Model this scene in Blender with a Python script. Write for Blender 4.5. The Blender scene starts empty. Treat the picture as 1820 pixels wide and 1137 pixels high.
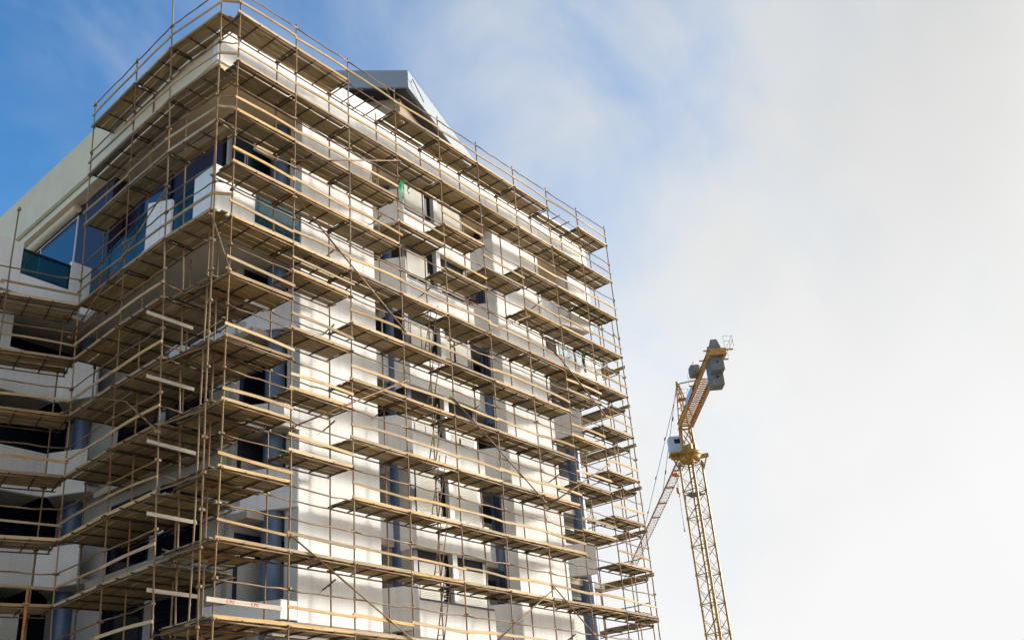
import bpy, math, random
from mathutils import Vector, Matrix
random.seed(11)
rad = math.radians
S = bpy.context.scene
COL = S.collection

# ------------------------------------------------------------------ camera
cd = bpy.data.cameras.new("camera"); cam = bpy.data.objects.new("camera", cd); COL.objects.link(cam)
CAM = Vector((-16.6123, -22.17007, 1.6))
RX = Vector((0.61878462, -0.7815389, -0.07938859)); UY = Vector((-0.29978451, -0.32834229, 0.8957235)); FW = Vector((0.72610939, 0.53046045, 0.43746642))
m = Matrix((RX, UY, -FW)).transposed().to_4x4(); m.translation = CAM
cam.matrix_world = m
cd.sensor_width = 36; cd.lens = 36*1860.44/1820; cd.clip_start = 0.3; cd.clip_end = 4000
S.camera = cam

# ------------------------------------------------------------------ world, sun, exposure
SUN_DIR = Vector((0.84, -0.54, 0.0)).normalized()
SUN_EL = rad(17)
sun_vec = Vector((SUN_DIR.x*math.cos(SUN_EL), SUN_DIR.y*math.cos(SUN_EL), math.sin(SUN_EL)))
W = bpy.data.worlds.new("World"); S.world = W; W.use_nodes = True
nt = W.node_tree; nt.nodes.clear(); L = nt.links
def N(t, **k):
    n = nt.nodes.new(t)
    for a, b in k.items(): setattr(n, a, b)
    return n
out = N('ShaderNodeOutputWorld'); bg = N('ShaderNodeBackground'); bg.inputs[1].default_value = 0.15
sky = N('ShaderNodeTexSky', sky_type='NISHITA', sun_disc=False, sun_elevation=SUN_EL,
        sun_rotation=math.atan2(SUN_DIR.x, SUN_DIR.y), altitude=100, air_density=1.0, dust_density=0.6, ozone_density=2.5)
tc = N('ShaderNodeTexCoord')
def vdot(v):
    n = N('ShaderNodeVectorMath', operation='DOT_PRODUCT'); L.new(tc.outputs['Generated'], n.inputs[0]); n.inputs[1].default_value = v
    return n.outputs['Value']
def mth(op, a, b=None, c=None, clamp=False):
    n = N('ShaderNodeMath', operation=op, use_clamp=clamp)
    for i, v in enumerate((a, b, c)):
        if v is None: continue
        if isinstance(v, (int, float)): n.inputs[i].default_value = v
        else: L.new(v, n.inputs[i])
    return n.outputs[0]
# thin cloud veil: thickens towards the sun's side of the sky and the horizon, feathered by noise
side = vdot((0.62, -0.78, -0.08))
low = vdot((-0.30, -0.33, 0.90))
cover = mth('MULTIPLY_ADD', side, 1.95, 0.64)
cover = mth('MULTIPLY_ADD', low, -0.85, cover)
back = mth('MAXIMUM', vdot((-0.76, -0.62, 0.12)), 0.0)           # bright cloud bank added out of view behind the camera, as fill light
cover = mth('MULTIPLY_ADD', back, 1.6, cover)
mp = N('ShaderNodeMapping'); mp.inputs['Rotation'].default_value = (0.4, 0.5, 0.9); mp.inputs['Scale'].default_value = (2.4, 4.2, 2.8)
L.new(tc.outputs['Generated'], mp.inputs[0])
nz = N('ShaderNodeTexNoise'); nz.inputs['Scale'].default_value = 1.7; nz.inputs['Detail'].default_value = 9; nz.inputs['Roughness'].default_value = 0.55; nz.inputs['Distortion'].default_value = 0.35
L.new(mp.outputs[0], nz.inputs['Vector'])
nz2 = N('ShaderNodeTexNoise'); nz2.inputs['Scale'].default_value = 3.2; nz2.inputs['Detail'].default_value = 5
L.new(tc.outputs['Generated'], nz2.inputs['Vector'])
wisp = mth('MULTIPLY_ADD', mth('SUBTRACT', nz.outputs['Fac'], 0.5), 1.6, cover)
wisp = mth('MULTIPLY_ADD', mth('SUBTRACT', nz2.outputs['Fac'], 0.5), 0.5, wisp)
cr = N('ShaderNodeMapRange', interpolation_type='SMOOTHSTEP'); L.new(wisp, cr.inputs[0])
cr.inputs[1].default_value = -0.46; cr.inputs[2].default_value = 1.02; cr.inputs[3].default_value = 0.0; cr.inputs[4].default_value = 1.0
# cloud brightness (in units divided by the background strength)
cb = N('ShaderNodeMapRange'); L.new(nz2.outputs['Fac'], cb.inputs[0])
cb.inputs[1].default_value = 0.35; cb.inputs[2].default_value = 0.7; cb.inputs[3].default_value = 5.45; cb.inputs[4].default_value = 6.15
cbr = mth('MULTIPLY_ADD', low, -3.0, cb.outputs[0]); cbr = mth('MINIMUM', mth('MAXIMUM', cbr, 4.2), 6.35); cbr = mth('MULTIPLY', cbr, mth('MULTIPLY_ADD', back, 0.55, 1.0))
warm = N('ShaderNodeMix', data_type='RGBA'); warm.inputs['A'].default_value = (0.84, 0.94, 1.07, 1); warm.inputs['B'].default_value = (0.99, 0.995, 0.99, 1)
wf = N('ShaderNodeMapRange'); L.new(wisp, wf.inputs[0]); wf.inputs[1].default_value = 0.5; wf.inputs[2].default_value = 1.2; L.new(mth('SUBTRACT', wf.outputs[0], back, clamp=True), warm.inputs['Factor'])
cc = N('ShaderNodeVectorMath', operation='SCALE'); L.new(warm.outputs['Result'], cc.inputs[0]); L.new(cbr, cc.inputs['Scale'])
mx = N('ShaderNodeMix', data_type='RGBA'); L.new(cr.outputs[0], mx.inputs['Factor'])
skg = N('ShaderNodeVectorMath', operation='MULTIPLY'); L.new(sky.outputs[0], skg.inputs[0]); skg.inputs[1].default_value = (0.62, 1.36, 1.80)
L.new(skg.outputs[0], mx.inputs['A']); L.new(cc.outputs[0], mx.inputs['B'])
gl = mth('MULTIPLY', mth('POWER', mth('MAXIMUM', vdot(tuple(sun_vec)), 0.0), 26.0), 140.0)      # brightening of the veil round the hidden sun
gv = N('ShaderNodeVectorMath', operation='SCALE'); gv.inputs[0].default_value = (1.0, 0.93, 0.80); L.new(gl, gv.inputs['Scale'])
av = N('ShaderNodeVectorMath', operation='ADD'); L.new(mx.outputs['Result'], av.inputs[0]); L.new(gv.outputs[0], av.inputs[1])
L.new(av.outputs[0], bg.inputs[0]); L.new(bg.outputs[0], out.inputs[0])

sl = bpy.data.lights.new("sun", 'SUN'); sl.energy = 2.9; sl.angle = rad(8); sl.color = (1.0, 0.93, 0.81)
so = bpy.data.objects.new("sun", sl); COL.objects.link(so); so.rotation_euler = (-sun_vec).to_track_quat('-Z', 'Y').to_euler(); so.location = (20, -30, 60)
S.view_settings.view_transform = 'Standard'; S.view_settings.look = 'None'; S.view_settings.exposure = 0.0; S.view_settings.gamma = 1
S.render.resolution_x = 1024; S.render.resolution_y = 639

# ------------------------------------------------------------------ materials
def mat(name, col, rough=0.7, col2=None, scale=6.0, stretch=(1, 1, 1), metal=0.0, bump=0.0, coord='Object', rnd=0.0, lo=0.35, hi=0.65, detail=6, spec=0.5, alpha=None, coat=0):
    M = bpy.data.materials.new(name); M.use_nodes = True
    t = M.node_tree; b = t.nodes['Principled BSDF']
    b.inputs['Base Color'].default_value = (*col, 1); b.inputs['Roughness'].default_value = rough
    b.inputs['Metallic'].default_value = metal; b.inputs['Specular IOR Level'].default_value = spec
    if coat: b.inputs['Coat Weight'].default_value = coat
    if col2 is not None or bump or rnd:
        tc = t.nodes.new('ShaderNodeTexCoord'); mpn = t.nodes.new('ShaderNodeMapping'); mpn.inputs['Scale'].default_value = stretch
        t.links.new(tc.outputs[coord], mpn.inputs[0])
        oi = t.nodes.new('ShaderNodeObjectInfo')
        ad = t.nodes.new('ShaderNodeVectorMath'); ad.operation = 'MULTIPLY_ADD'
        ad.inputs[1].default_value = (1, 1, 1)
        cx = t.nodes.new('ShaderNodeVectorMath'); cx.operation = 'SCALE'; cx.inputs[0].default_value = (37, 53, 71); t.links.new(oi.outputs['Random'], cx.inputs['Scale'])
        t.links.new(mpn.outputs[0], ad.inputs[0]); t.links.new(cx.outputs[0], ad.inputs[2])
        nzn = t.nodes.new('ShaderNodeTexNoise'); nzn.inputs['Scale'].default_value = scale; nzn.inputs['Detail'].default_value = detail; nzn.inputs['Roughness'].default_value = 0.6
        t.links.new(ad.outputs[0], nzn.inputs['Vector'])
        last = None
        if col2 is not None:
            mr = t.nodes.new('ShaderNodeMapRange'); mr.inputs[1].default_value = lo; mr.inputs[2].default_value = hi; t.links.new(nzn.outputs['Fac'], mr.inputs[0])
            mixn = t.nodes.new('ShaderNodeMix'); mixn.data_type = 'RGBA'; mixn.inputs['A'].default_value = (*col, 1); mixn.inputs['B'].default_value = (*col2, 1)
            t.links.new(mr.outputs[0], mixn.inputs['Factor']); last = mixn.outputs['Result']
        if rnd:
            hv = t.nodes.new('ShaderNodeHueSaturation')
            if last: t.links.new(last, hv.inputs['Color'])
            else: hv.inputs['Color'].default_value = (*col, 1)
            r2 = t.nodes.new('ShaderNodeMapRange'); r2.inputs[3].default_value = 1-rnd; r2.inputs[4].default_value = 1+rnd; t.links.new(oi.outputs['Random'], r2.inputs[0])
            t.links.new(r2.outputs[0], hv.inputs['Value']); last = hv.outputs['Color']
            fr = t.nodes.new('ShaderNodeMath'); fr.operation = 'MULTIPLY'; fr.inputs[1].default_value = 17.3; t.links.new(oi.outputs['Random'], fr.inputs[0])
            f2 = t.nodes.new('ShaderNodeMath'); f2.operation = 'FRACT'; t.links.new(fr.outputs[0], f2.inputs[0])
            r3 = t.nodes.new('ShaderNodeMapRange'); r3.inputs[3].default_value = 0.82; r3.inputs[4].default_value = 1.2; t.links.new(f2.outputs[0], r3.inputs[0]); t.links.new(r3.outputs[0], hv.inputs['Saturation'])
        if last: t.links.new(last, b.inputs['Base Color'])
        if bump:
            bp = t.nodes.new('ShaderNodeBump'); bp.inputs['Strength'].default_value = bump; bp.inputs['Distance'].default_value = 0.02
            t.links.new(nzn.outputs['Fac'], bp.inputs['Height']); t.links.new(bp.outputs[0], b.inputs['Normal'])
    return M
M = {}
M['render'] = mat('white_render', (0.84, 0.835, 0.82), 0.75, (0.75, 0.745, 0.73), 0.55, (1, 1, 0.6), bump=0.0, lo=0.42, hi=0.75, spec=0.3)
M['soffit'] = mat('soffit_render', (0.52, 0.48, 0.42), 0.85, (0.44, 0.40, 0.35), 1.2, spec=0.2)  # white render toned beige: soffit shade and bounced light put into the colour
M['fascia'] = mat('cream_render', (0.80, 0.64, 0.44), 0.8, (0.72, 0.57, 0.39), 0.7, (1, 1, 1), lo=0.4, hi=0.7, spec=0.2)
M['ochre'] = mat('ochre_render', (0.46, 0.34, 0.17), 0.85, (0.38, 0.28, 0.15), 2.0)
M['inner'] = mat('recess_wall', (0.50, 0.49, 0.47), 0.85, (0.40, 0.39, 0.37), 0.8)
M['blue'] = mat('blue_column_paint', (0.072, 0.13, 0.245), 0.33, (0.095, 0.15, 0.25), 3.0, lo=0.4, hi=0.6, spec=0.6)
M['purple'] = mat('purple_wall_paint', (0.020, 0.014, 0.042), 0.6)
M['glass'] = mat('dark_window_glass', (0.005, 0.008, 0.018), 0.07, spec=0.3)
M['glassblue'] = mat('blue_window_glass', (0.005, 0.03, 0.065), 0.04, spec=0.7)
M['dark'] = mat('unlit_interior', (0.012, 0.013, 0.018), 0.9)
M['frame'] = mat('navy_frame', (0.012, 0.016, 0.045), 0.4)
M['frameL'] = mat('white_frame', (0.62, 0.62, 0.62), 0.5)
M['slab'] = mat('concrete_slab', (0.40, 0.36, 0.31), 0.9, (0.32, 0.29, 0.25), 1.5)
M['pole'] = mat('rusty_scaffold_steel', (0.26, 0.17, 0.08), 0.62, (0.19, 0.085, 0.035), 3.0, (1, 1, 0.35), metal=0.0, lo=0.44, hi=0.62, rnd=0.28, bump=0.15)
M['tube'] = mat('weathered_tube_steel', (0.25, 0.155, 0.072), 0.62, (0.115, 0.055, 0.028), 2.0, (0.5, 1, 1), metal=0.0, lo=0.42, hi=0.6, rnd=0.25)
M['trans'] = mat('transom_steel', (0.085, 0.058, 0.032), 0.7, (0.05, 0.03, 0.018), 5.0, rnd=0.25)
M['plank'] = mat('weathered_plank', (0.34, 0.26, 0.145), 0.88, (0.155, 0.11, 0.055), 5.0, (0.35, 6.0, 6.0), lo=0.38, hi=0.66, rnd=0.34, bump=0.25, detail=8)
M['toe'] = mat('fresh_timber', (0.50, 0.35, 0.19), 0.78, (0.27, 0.175, 0.085), 4.0, (0.35, 7.0, 7.0), lo=0.36, hi=0.68, rnd=0.38, bump=0.2, detail=7)
M['pale'] = mat('whitened_timber', (0.50, 0.44, 0.36), 0.8, (0.36, 0.30, 0.235), 4.0, (0.35, 7.0, 7.0), lo=0.4, hi=0.7)
M['red'] = mat('red_stencil', (0.55, 0.07, 0.04), 0.8)
M['yellow'] = mat('crane_yellow', (0.38, 0.205, 0.018), 0.5, (0.20, 0.085, 0.012), 1.6, lo=0.4, hi=0.7, spec=0.5)
M['ylat'] = mat('crane_yellow_faded', (0.30, 0.175, 0.025), 0.6, (0.17, 0.085, 0.02), 0.6)
M['rustlat'] = mat('crane_jib_red_ochre', (0.27, 0.16, 0.05), 0.6)
M['yarm'] = mat('crane_arm_yellow', (0.52, 0.25, 0.022), 0.5, (0.34, 0.145, 0.02), 0.8, lo=0.4, hi=0.7)
M['cwt'] = mat('crane_concrete', (0.19, 0.195, 0.195), 0.9, (0.13, 0.13, 0.13), 1.0, bump=0.2)
M['cab'] = mat('cab_grey', (0.36, 0.41, 0.47), 0.4)
M['cable'] = mat('steel_cable', (0.16, 0.13, 0.12), 0.6)
M['orange'] = mat('hook_orange', (0.62, 0.13, 0.03), 0.5)
M['green'] = mat('green_net', (0.03, 0.32, 0.16), 0.9)
M['teal'] = mat('teal_cloth', (0.01, 0.12, 0.12), 0.9)
M['canopy'] = mat('grey_metal_fascia', (0.22, 0.27, 0.325), 0.6, (0.19, 0.24, 0.29), 0.5)
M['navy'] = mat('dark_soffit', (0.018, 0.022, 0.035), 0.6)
M['ground'] = mat('sandy_ground', (0.40, 0.33, 0.235), 0.95, (0.33, 0.27, 0.19), 0.06, detail=10)
M['asphalt'] = mat('asphalt', (0.055, 0.055, 0.055), 0.9, (0.04, 0.04, 0.04), 2.0)
wm = M['render']; t = wm.node_tree; b = t.nodes['Principled BSDF']; src = b.inputs['Base Color'].links[0].from_socket
geo = t.nodes.new('ShaderNodeNewGeometry'); mpn = t.nodes.new('ShaderNodeMapping'); mpn.inputs['Scale'].default_value = (5, 5, .35); t.links.new(geo.outputs['Position'], mpn.inputs[0])
n1 = t.nodes.new('ShaderNodeTexNoise'); n1.inputs['Scale'].default_value = 1.0; n1.inputs['Detail'].default_value = 7; t.links.new(mpn.outputs[0], n1.inputs['Vector'])
m1 = t.nodes.new('ShaderNodeMapRange'); m1.inputs[1].default_value = .50; m1.inputs[2].default_value = .78; m1.inputs[3].default_value = 0; m1.inputs[4].default_value = .30; t.links.new(n1.outputs['Fac'], m1.inputs[0])
sp = t.nodes.new('ShaderNodeSeparateXYZ'); t.links.new(geo.outputs['Position'], sp.inputs[0])
def grooves(axis, period, off):          # fine render joints
    a = t.nodes.new('ShaderNodeMath'); a.operation = 'MULTIPLY_ADD'; a.inputs[1].default_value = 1/period; a.inputs[2].default_value = off; t.links.new(sp.outputs[axis], a.inputs[0])
    f = t.nodes.new('ShaderNodeMath'); f.operation = 'FRACT'; t.links.new(a.outputs[0], f.inputs[0])
    l = t.nodes.new('ShaderNodeMath'); l.operation = 'LESS_THAN'; l.inputs[1].default_value = .016/period; t.links.new(f.outputs[0], l.inputs[0]); return l.outputs[0]
g1 = grooves(2, 3.05, .27); g2 = grooves(0, 1.74, .75)
gm_ = t.nodes.new('ShaderNodeMath'); gm_.operation = 'MAXIMUM'; t.links.new(g1, gm_.inputs[0]); t.links.new(g2, gm_.inputs[1])
g3 = t.nodes.new('ShaderNodeMath'); g3.operation = 'MULTIPLY'; g3.inputs[1].default_value = .35; t.links.new(gm_.outputs[0], g3.inputs[0])
mxx = t.nodes.new('ShaderNodeMath'); mxx.operation = 'MAXIMUM'; t.links.new(m1.outputs[0], mxx.inputs[0]); t.links.new(g3.outputs[0], mxx.inputs[1])
mc = t.nodes.new('ShaderNodeMix'); mc.data_type = 'RGBA'; mc.inputs['B'].default_value = (.42, .40, .37, 1); t.links.new(src, mc.inputs['A']); t.links.new(mxx.outputs[0], mc.inputs['Factor']); t.links.new(mc.outputs['Result'], b.inputs['Base Color'])
# roller shutter: horizontal slats
sh = mat('roller_shutter', (0.63, 0.62, 0.56), 0.6, (0.57, 0.56, 0.50), 1.0); t = sh.node_tree
w = t.nodes.new('ShaderNodeTexWave'); w.bands_direction = 'Z'; w.inputs['Scale'].default_value = 5.5; tcn = t.nodes.new('ShaderNodeTexCoord'); t.links.new(tcn.outputs['Object'], w.inputs[0])
bp = t.nodes.new('ShaderNodeBump'); bp.inputs['Strength'].default_value = 0.5; bp.inputs['Distance'].default_value = 0.02
t.links.new(w.outputs['Fac'], bp.inputs['Height']); t.links.new(bp.outputs[0], t.nodes['Principled BSDF'].inputs['Normal']); M['shutter'] = sh
# balcony glass
gm = bpy.data.materials.new('tinted_balcony_glass'); gm.use_nodes = True; t = gm.node_tree; b = t.nodes['Principled BSDF']
b.inputs['Base Color'].default_value = (0.02, 0.10, 0.14, 1); b.inputs['Roughness'].default_value = 0.12; b.inputs['Specular IOR Level'].default_value = 0.35
tr = t.nodes.new('ShaderNodeBsdfTransparent'); tr.inputs[0].default_value = (0.35, 0.62, 0.68, 1)
ms = t.nodes.new('ShaderNodeMixShader'); ms.inputs[0].default_value = 0.5
t.links.new(tr.outputs[0], ms.inputs[1]); t.links.new(b.outputs[0], ms.inputs[2]); t.links.new(ms.outputs[0], t.nodes['Material Output'].inputs[0]); M['bglass'] = gm

# ------------------------------------------------------------------ mesh helpers
class MB:
    def __init__(s): s.v = []; s.f = []; s.sm = []
    def add(s, v, f, smooth=False):
        o = len(s.v); s.v += [tuple(p) for p in v]; s.f += [tuple(i+o for i in q) for q in f]; s.sm += [smooth]*len(f); return s
    def box(s, x0, y0, z0, x1, y1, z1):
        return s.add([(x0,y0,z0),(x1,y0,z0),(x1,y1,z0),(x0,y1,z0),(x0,y0,z1),(x1,y0,z1),(x1,y1,z1),(x0,y1,z1)],
                     [(0,3,2,1),(4,5,6,7),(0,1,5,4),(1,2,6,5),(2,3,7,6),(3,0,4,7)])
    def prism(s, poly, z0, z1):
        n = len(poly)
        a = sum(poly[i][0]*poly[(i+1) % n][1]-poly[(i+1) % n][0]*poly[i][1] for i in range(n))
        if a < 0: poly = poly[::-1]
        v = [(x, y, z0) for x, y in poly]+[(x, y, z1) for x, y in poly]
        return s.add(v, [tuple(range(n))[::-1], tuple(range(n, 2*n))]+[(i, (i+1) % n, n+(i+1) % n, n+i) for i in range(n)])
    def bar(s, p, q, w, h=None, up=(0, 0, 1)):           # rectangular bar: w sideways, h along up
        p = Vector(p); q = Vector(q); h = h or w; d = (q-p).normalized(); u = Vector(up)
        sd = d.cross(u)
        if sd.length < 1e-4: sd = d.cross(Vector((1, 0, 0)))
        sd.normalize(); uu = sd.cross(d).normalized()
        v = []
        for c in (p, q):
            for a, b_ in ((-1, -1), (1, -1), (1, 1), (-1, 1)): v.append(c+sd*(a*w/2)+uu*(b_*h/2))
        return s.add(v, [(0,1,2,3),(7,6,5,4),(0,4,5,1),(1,5,6,2),(2,6,7,3),(3,7,4,0)])
    def tube(s, pts, r, n=8):
        pts = [Vector(p) for p in pts]; rs = r if isinstance(r, (list, tuple)) else [r]*len(pts)
        v = []; f = []
        d0 = (pts[1]-pts[0]).normalized(); ref = Vector((0, 0, 1)) if abs(d0.z) < 0.9 else Vector((1, 0, 0))
        for i, p in enumerate(pts):
            d = (pts[min(i+1, len(pts)-1)]-pts[max(i-1, 0)]).normalized()
            a = d.cross(ref).normalized(); b_ = d.cross(a)
            for k in range(n):
                t_ = 2*math.pi*k/n; v.append(p+a*(math.cos(t_)*rs[i])+b_*(math.sin(t_)*rs[i]))
        for i in range(len(pts)-1):
            for k in range(n):
                f.append((i*n+k, i*n+(k+1) % n, (i+1)*n+(k+1) % n, (i+1)*n+k))
        s.add(v, f, True)
        o = len(s.v)-len(v); s.f += [tuple(o+k for k in range(n))[::-1], tuple(o+(len(pts)-1)*n+k for k in range(n))]; s.sm += [False]*2
        return s
    def mesh(s, name, m):
        me = bpy.data.meshes.new(name); me.from_pydata(s.v, [], s.f); me.materials.append(m)
        me.polygons.foreach_set('use_smooth', s.sm); me.update()
        return me
def fixn(me):
    import bmesh
    b_ = bmesh.new(); b_.from_mesh(me); bmesh.ops.recalc_face_normals(b_, faces=b_.faces); b_.to_mesh(me); b_.free(); return me
def obj(name, mb, m, parent=None):
    me = mb if isinstance(mb, bpy.types.Mesh) else fixn(mb.mesh(name, m))
    o = bpy.data.objects.new(name, me); COL.objects.link(o)
    if parent: o.parent = parent
    return o
def bev(o, w=0.012):
    b_ = o.modifiers.new('bevel', 'BEVEL'); b_.width = w; b_.segments = 1; b_.limit_method = 'ANGLE'; return o
def thing(name, label, cat, loc=(0, 0, 0), rz=0, group=None):
    o = bpy.data.objects.new(name, None); COL.objects.link(o); o.empty_display_size = 0.2
    o.location = loc; o.rotation_euler = (0, 0, rz); o['label'] = label; o['category'] = cat
    if group: o['group'] = group
    return o
def tag(o, label, cat, group=None):
    o['label'] = label; o['category'] = cat
    if group: o['group'] = group
    return o
def ordn(i): return ['zeroth','first','second','third','fourth','fifth','sixth','seventh','eighth','ninth','tenth','eleventh','twelfth','thirteenth','fourteenth'][i]

# ------------------------------------------------------------------ ground (below the frame)
g = obj('ground', MB().box(-900, -700, -1, 1500, 1500, 0), M['ground']); g['kind'] = 'structure'
g = obj('road', MB().box(-900, -34, 0.0, 1500, -24, 0.008), M['asphalt']); g['kind'] = 'structure'

# ------------------------------------------------------------------ building
YF = 1.36                                  # front face of the piers
def lx(y, off=0.0): return 0.18+0.085*(y-1.4)+off    # left facade line
B = thing('apartment_building', 'white rendered apartment block with blue columns and angled balconies behind the scaffolding', 'building', (0, 0, 0))
TOPW = 25.1
# roof slab / parapet
rp = obj('roof_parapet', MB().prism([(lx(YF), YF-0.02), (22.15, YF-0.02), (22.15, YF+0.25), (lx(YF+.25)+.0, YF+0.25)], 25.62, 27.7), M['render'], B)
obj('roof_parapet', MB().prism([(lx(YF+.252), YF+0.252), (lx(YF+.25)+.25, YF+0.252), (lx(22)+.25, 22), (lx(22), 22)], 25.62, 27.69), M['fascia'], B)  # left side cream: own colour plus warm bounced light put into it
obj('cornice', MB().prism([(lx(YF)+.06, YF+0.06), (22.1, YF+0.06), (22.1, 14), (lx(14)+.06, 14)], 25.1, 25.618), M['fascia'], B)
obj('cornice_strip', MB().prism([(lx(3)+.0, 3.0), (lx(3)+.055, 3.0), (lx(22)+.055, 22), (lx(22), 22)], 25.42, 25.615), M['ochre'], B)
obj('cornice', MB().prism([(lx(14.01)+.06, 14.01), (22.1, 14.01), (22.1, 22), (lx(22)+.06, 22)], 25.1, 25.6), M['fascia'], B)
obj('roof', MB().prism([(lx(2)+.3, 1.7), (22.1, 1.7), (22.1, 21.9), (lx(22)+.3, 21.9)], 25.63, 26.4), M['slab'], B)
# inner walls (recess back walls)
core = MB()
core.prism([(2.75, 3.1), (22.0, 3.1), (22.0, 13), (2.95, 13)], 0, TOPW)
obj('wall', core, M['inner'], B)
obj('wall', MB().prism([(2.0, 9.2), (2.74, 9.2), (2.9, 22), (2.2, 22)], 19.45, 25.098), M['purple'], B)
# end wall
obj('wall', MB().box(21.75, 3.101, 0, 22.15, 14, TOPW), M['render'], B)
# piers
def pier(x0, x1, z0, z1, d=0.62, y=YF): bev(obj('pier', MB().box(x0, y, z0, x1, y+d, z1), M['render'], B), 0.015)
pier(3.92, 7.42, 7.45, TOPW); pier(14.66, 17.95, 0, TOPW)
for a, b_ in ((4.3, 7.1),): pier(a, b_, 0, 6.2, 0.5, 1.7)
pier(20.3, 22.12, 22.9, TOPW)
# spandrels of the central window box
SP = [(22.47, 23.73), (19.42, 20.70), (16.29, 17.53), (13.32, 14.56), (10.39, 11.62), (7.45, 8.69)]
XB0, XB1 = 9.1, 13.05
for a, b_ in SP:
    bev(obj('spandrel', MB().box(XB0, YF, a, XB1, YF+0.32, b_), M['render'], B), 0.012)
    obj('window_sill', MB().box(XB0+0.06, YF-0.025, b_-0.05, XB1-.06, YF+0.05, b_+0.012), M['frame'], B)
obj('mullion', MB().box(10.93, YF+0.03, 7.5, 11.17, YF+0.31, TOPW), M['frameL'], B)
def window(x0, x1, z0, z1, y, shut=1.0, n=2, lit=True):
    """a window unit: frame, glass and a roller shutter lowered by a share of the height"""
    w = MB(); t_ = 0.06
    w.box(x0, y, z0, x0+t_, y+.08, z1); w.box(x1-t_, y, z0, x1, y+.08, z1)
    w.box(x0+t_, y, z1-t_, x1-t_, y+.08, z1); w.box(x0+t_, y, z0, x1-t_, y+.08, z0+t_)
    for k in range(1, n):
        xm = x0+(x1-x0)*k/n; w.box(xm-.03, y+.002, z0+t_, xm+.03, y+.078, z1-t_)
    o = obj('window', w, M['frame'], B)
    obj('pane', MB().box(x0+t_, y+.05, z0+t_, x1-t_, y+.06, z1-t_), M['glass'], o)
    if shut > 0:
        obj('shutter', MB().box(x0+t_*.3, y-.02, z1-(z1-z0)*shut+.01, x1-t_*.3, y-.004, z1+.0), M['shutter'], o)
    return o
yw = YF+0.2
SH = [(23.73, TOPW, 1.0, .97), (20.70, 22.47, .0, .72), (17.53, 19.42, .0, .0), (14.56, 16.29, .55, .6), (11.62, 13.32, 1.0, 1.0), (8.69, 10.39, 1, 1), (5.6, 7.45, 1, 1)]
for i, (z0, z1, s1, s2) in enumerate(SH):
    hd = 0.42 if i in (1, 5) else .95 if i == 3 else .4 if i == 2 else 0.05
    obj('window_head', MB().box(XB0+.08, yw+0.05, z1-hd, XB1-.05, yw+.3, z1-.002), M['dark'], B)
    zt = z1-hd-.004
    window(9.36, 10.55, z0+.02, zt, yw, s1 if i not in (1,) else .8)
    obj('jamb', MB().box(10.56, yw+.02, z0+.02, 10.92, yw+.1, zt), M['glass'], B)
    obj('jamb', MB().box(9.13, yw+.01, z0+.02, 9.35, yw+.12, z1-.01), M['frame'], B)
    obj('jamb', MB().box(12.76, yw+.01, z0+.02, 13.0, yw+.12, z1-.01), M['frame'], B)
    obj('jamb', MB().box(7.43, 2.2, z0+.02, 7.62, 2.3, z1-.01), M['frame'], B)
    obj('jamb', MB().box(14.42, 2.05, z0+.02, 14.64, 2.15, z1-.01), M['frame'], B)
    obj('jamb', MB().box(17.97, 2.2, z0+.02, 18.12, 2.3, z1-.01), M['frame'], B)
    window(11.2, 12.75, z0+.02, zt, yw, s2 if i not in (1,) else .8)
    if i in (2, 3):                         # net-curtained lights behind the glass
        for a_, c_ in ((9.45, 9.98), (10.02, 10.5), (11.28, 11.86), (11.96, 12.66)):
            obj('blind', MB().box(a_, yw-.012, z0+(.5 if i == 2 else .08), c_, yw-.004, zt-(.1 if i == 2 else .05)), M['shutter'], B)
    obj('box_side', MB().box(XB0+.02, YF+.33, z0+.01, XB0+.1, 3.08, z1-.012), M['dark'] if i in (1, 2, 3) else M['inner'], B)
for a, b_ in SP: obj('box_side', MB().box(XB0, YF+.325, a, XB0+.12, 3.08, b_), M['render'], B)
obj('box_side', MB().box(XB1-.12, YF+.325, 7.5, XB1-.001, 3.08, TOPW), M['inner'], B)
# floor slabs in the recesses (balcony floors and their soffits)
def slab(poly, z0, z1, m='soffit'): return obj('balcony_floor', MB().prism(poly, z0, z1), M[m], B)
# angled balcony parapets ("fins"): from a facade corner back and to the left
FD = Vector((-0.53, 0.848))
def fin(x, z0, z1, length, y=YF, thick=0.14, name='balcony_parapet'):
    n = Vector((FD.y, -FD.x))*thick
    n = Vector((0.848, 0.53))*thick
    a = Vector((x, y-.005)); b_ = a+FD*length
    bev(obj(name, MB().prism([tuple(a), tuple(b_), tuple(b_+n), tuple(a+n)], z0, z1), M['render'], B), 0.01)
    slab([tuple(a+n*1.01+Vector((0, .0))), tuple(b_+n*1.01), (x+.1, y+FD.y*length*.98)], z0+.02, z0+.2)
    return b_
for x in (XB0, 14.62):
    for z0, z1 in ((23.1, 24.62), (19.95, 21.53), (13.8, 15.16), (7.7, 9.12), (4.6, 6.0)):
        e = fin(x, z0, z1, 1.95)
    for z0, z1 in ((17.0, 18.05), (10.9, 12.05)):           # straight low parapets set back between the fins
        obj('balcony_parapet', MB().box(x-1.6, YF+1.0, z0-.15, x-.02, YF+1.12, z1-.3), M['render'], B)
for z0, z1 in ((16.88, 18.2), (10.85, 12.15), (4.8, 6.1)):
    for x in (3.9, 20.05):
        e = fin(x, z0, z1, 2.2)
        # soffit slab behind the parapet
        slab([(x-.02, YF+.25), (x-1.1, 3.08), (x+.0, 3.08)], z0+.21, z0+.4)
    # corner balcony: parapet turning back along the left facade
    obj('balcony_parapet', MB().prism([(2.72, 3.24), (2.84, 3.24), (2.5, 6.2), (2.38, 6.2)], z0, z1), M['render'], B)
    slab([(2.86, 3.24), (3.6, 3.08), (3.2, 3.101), (2.86, 3.3)], z0+.05, z0+.2)
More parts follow.
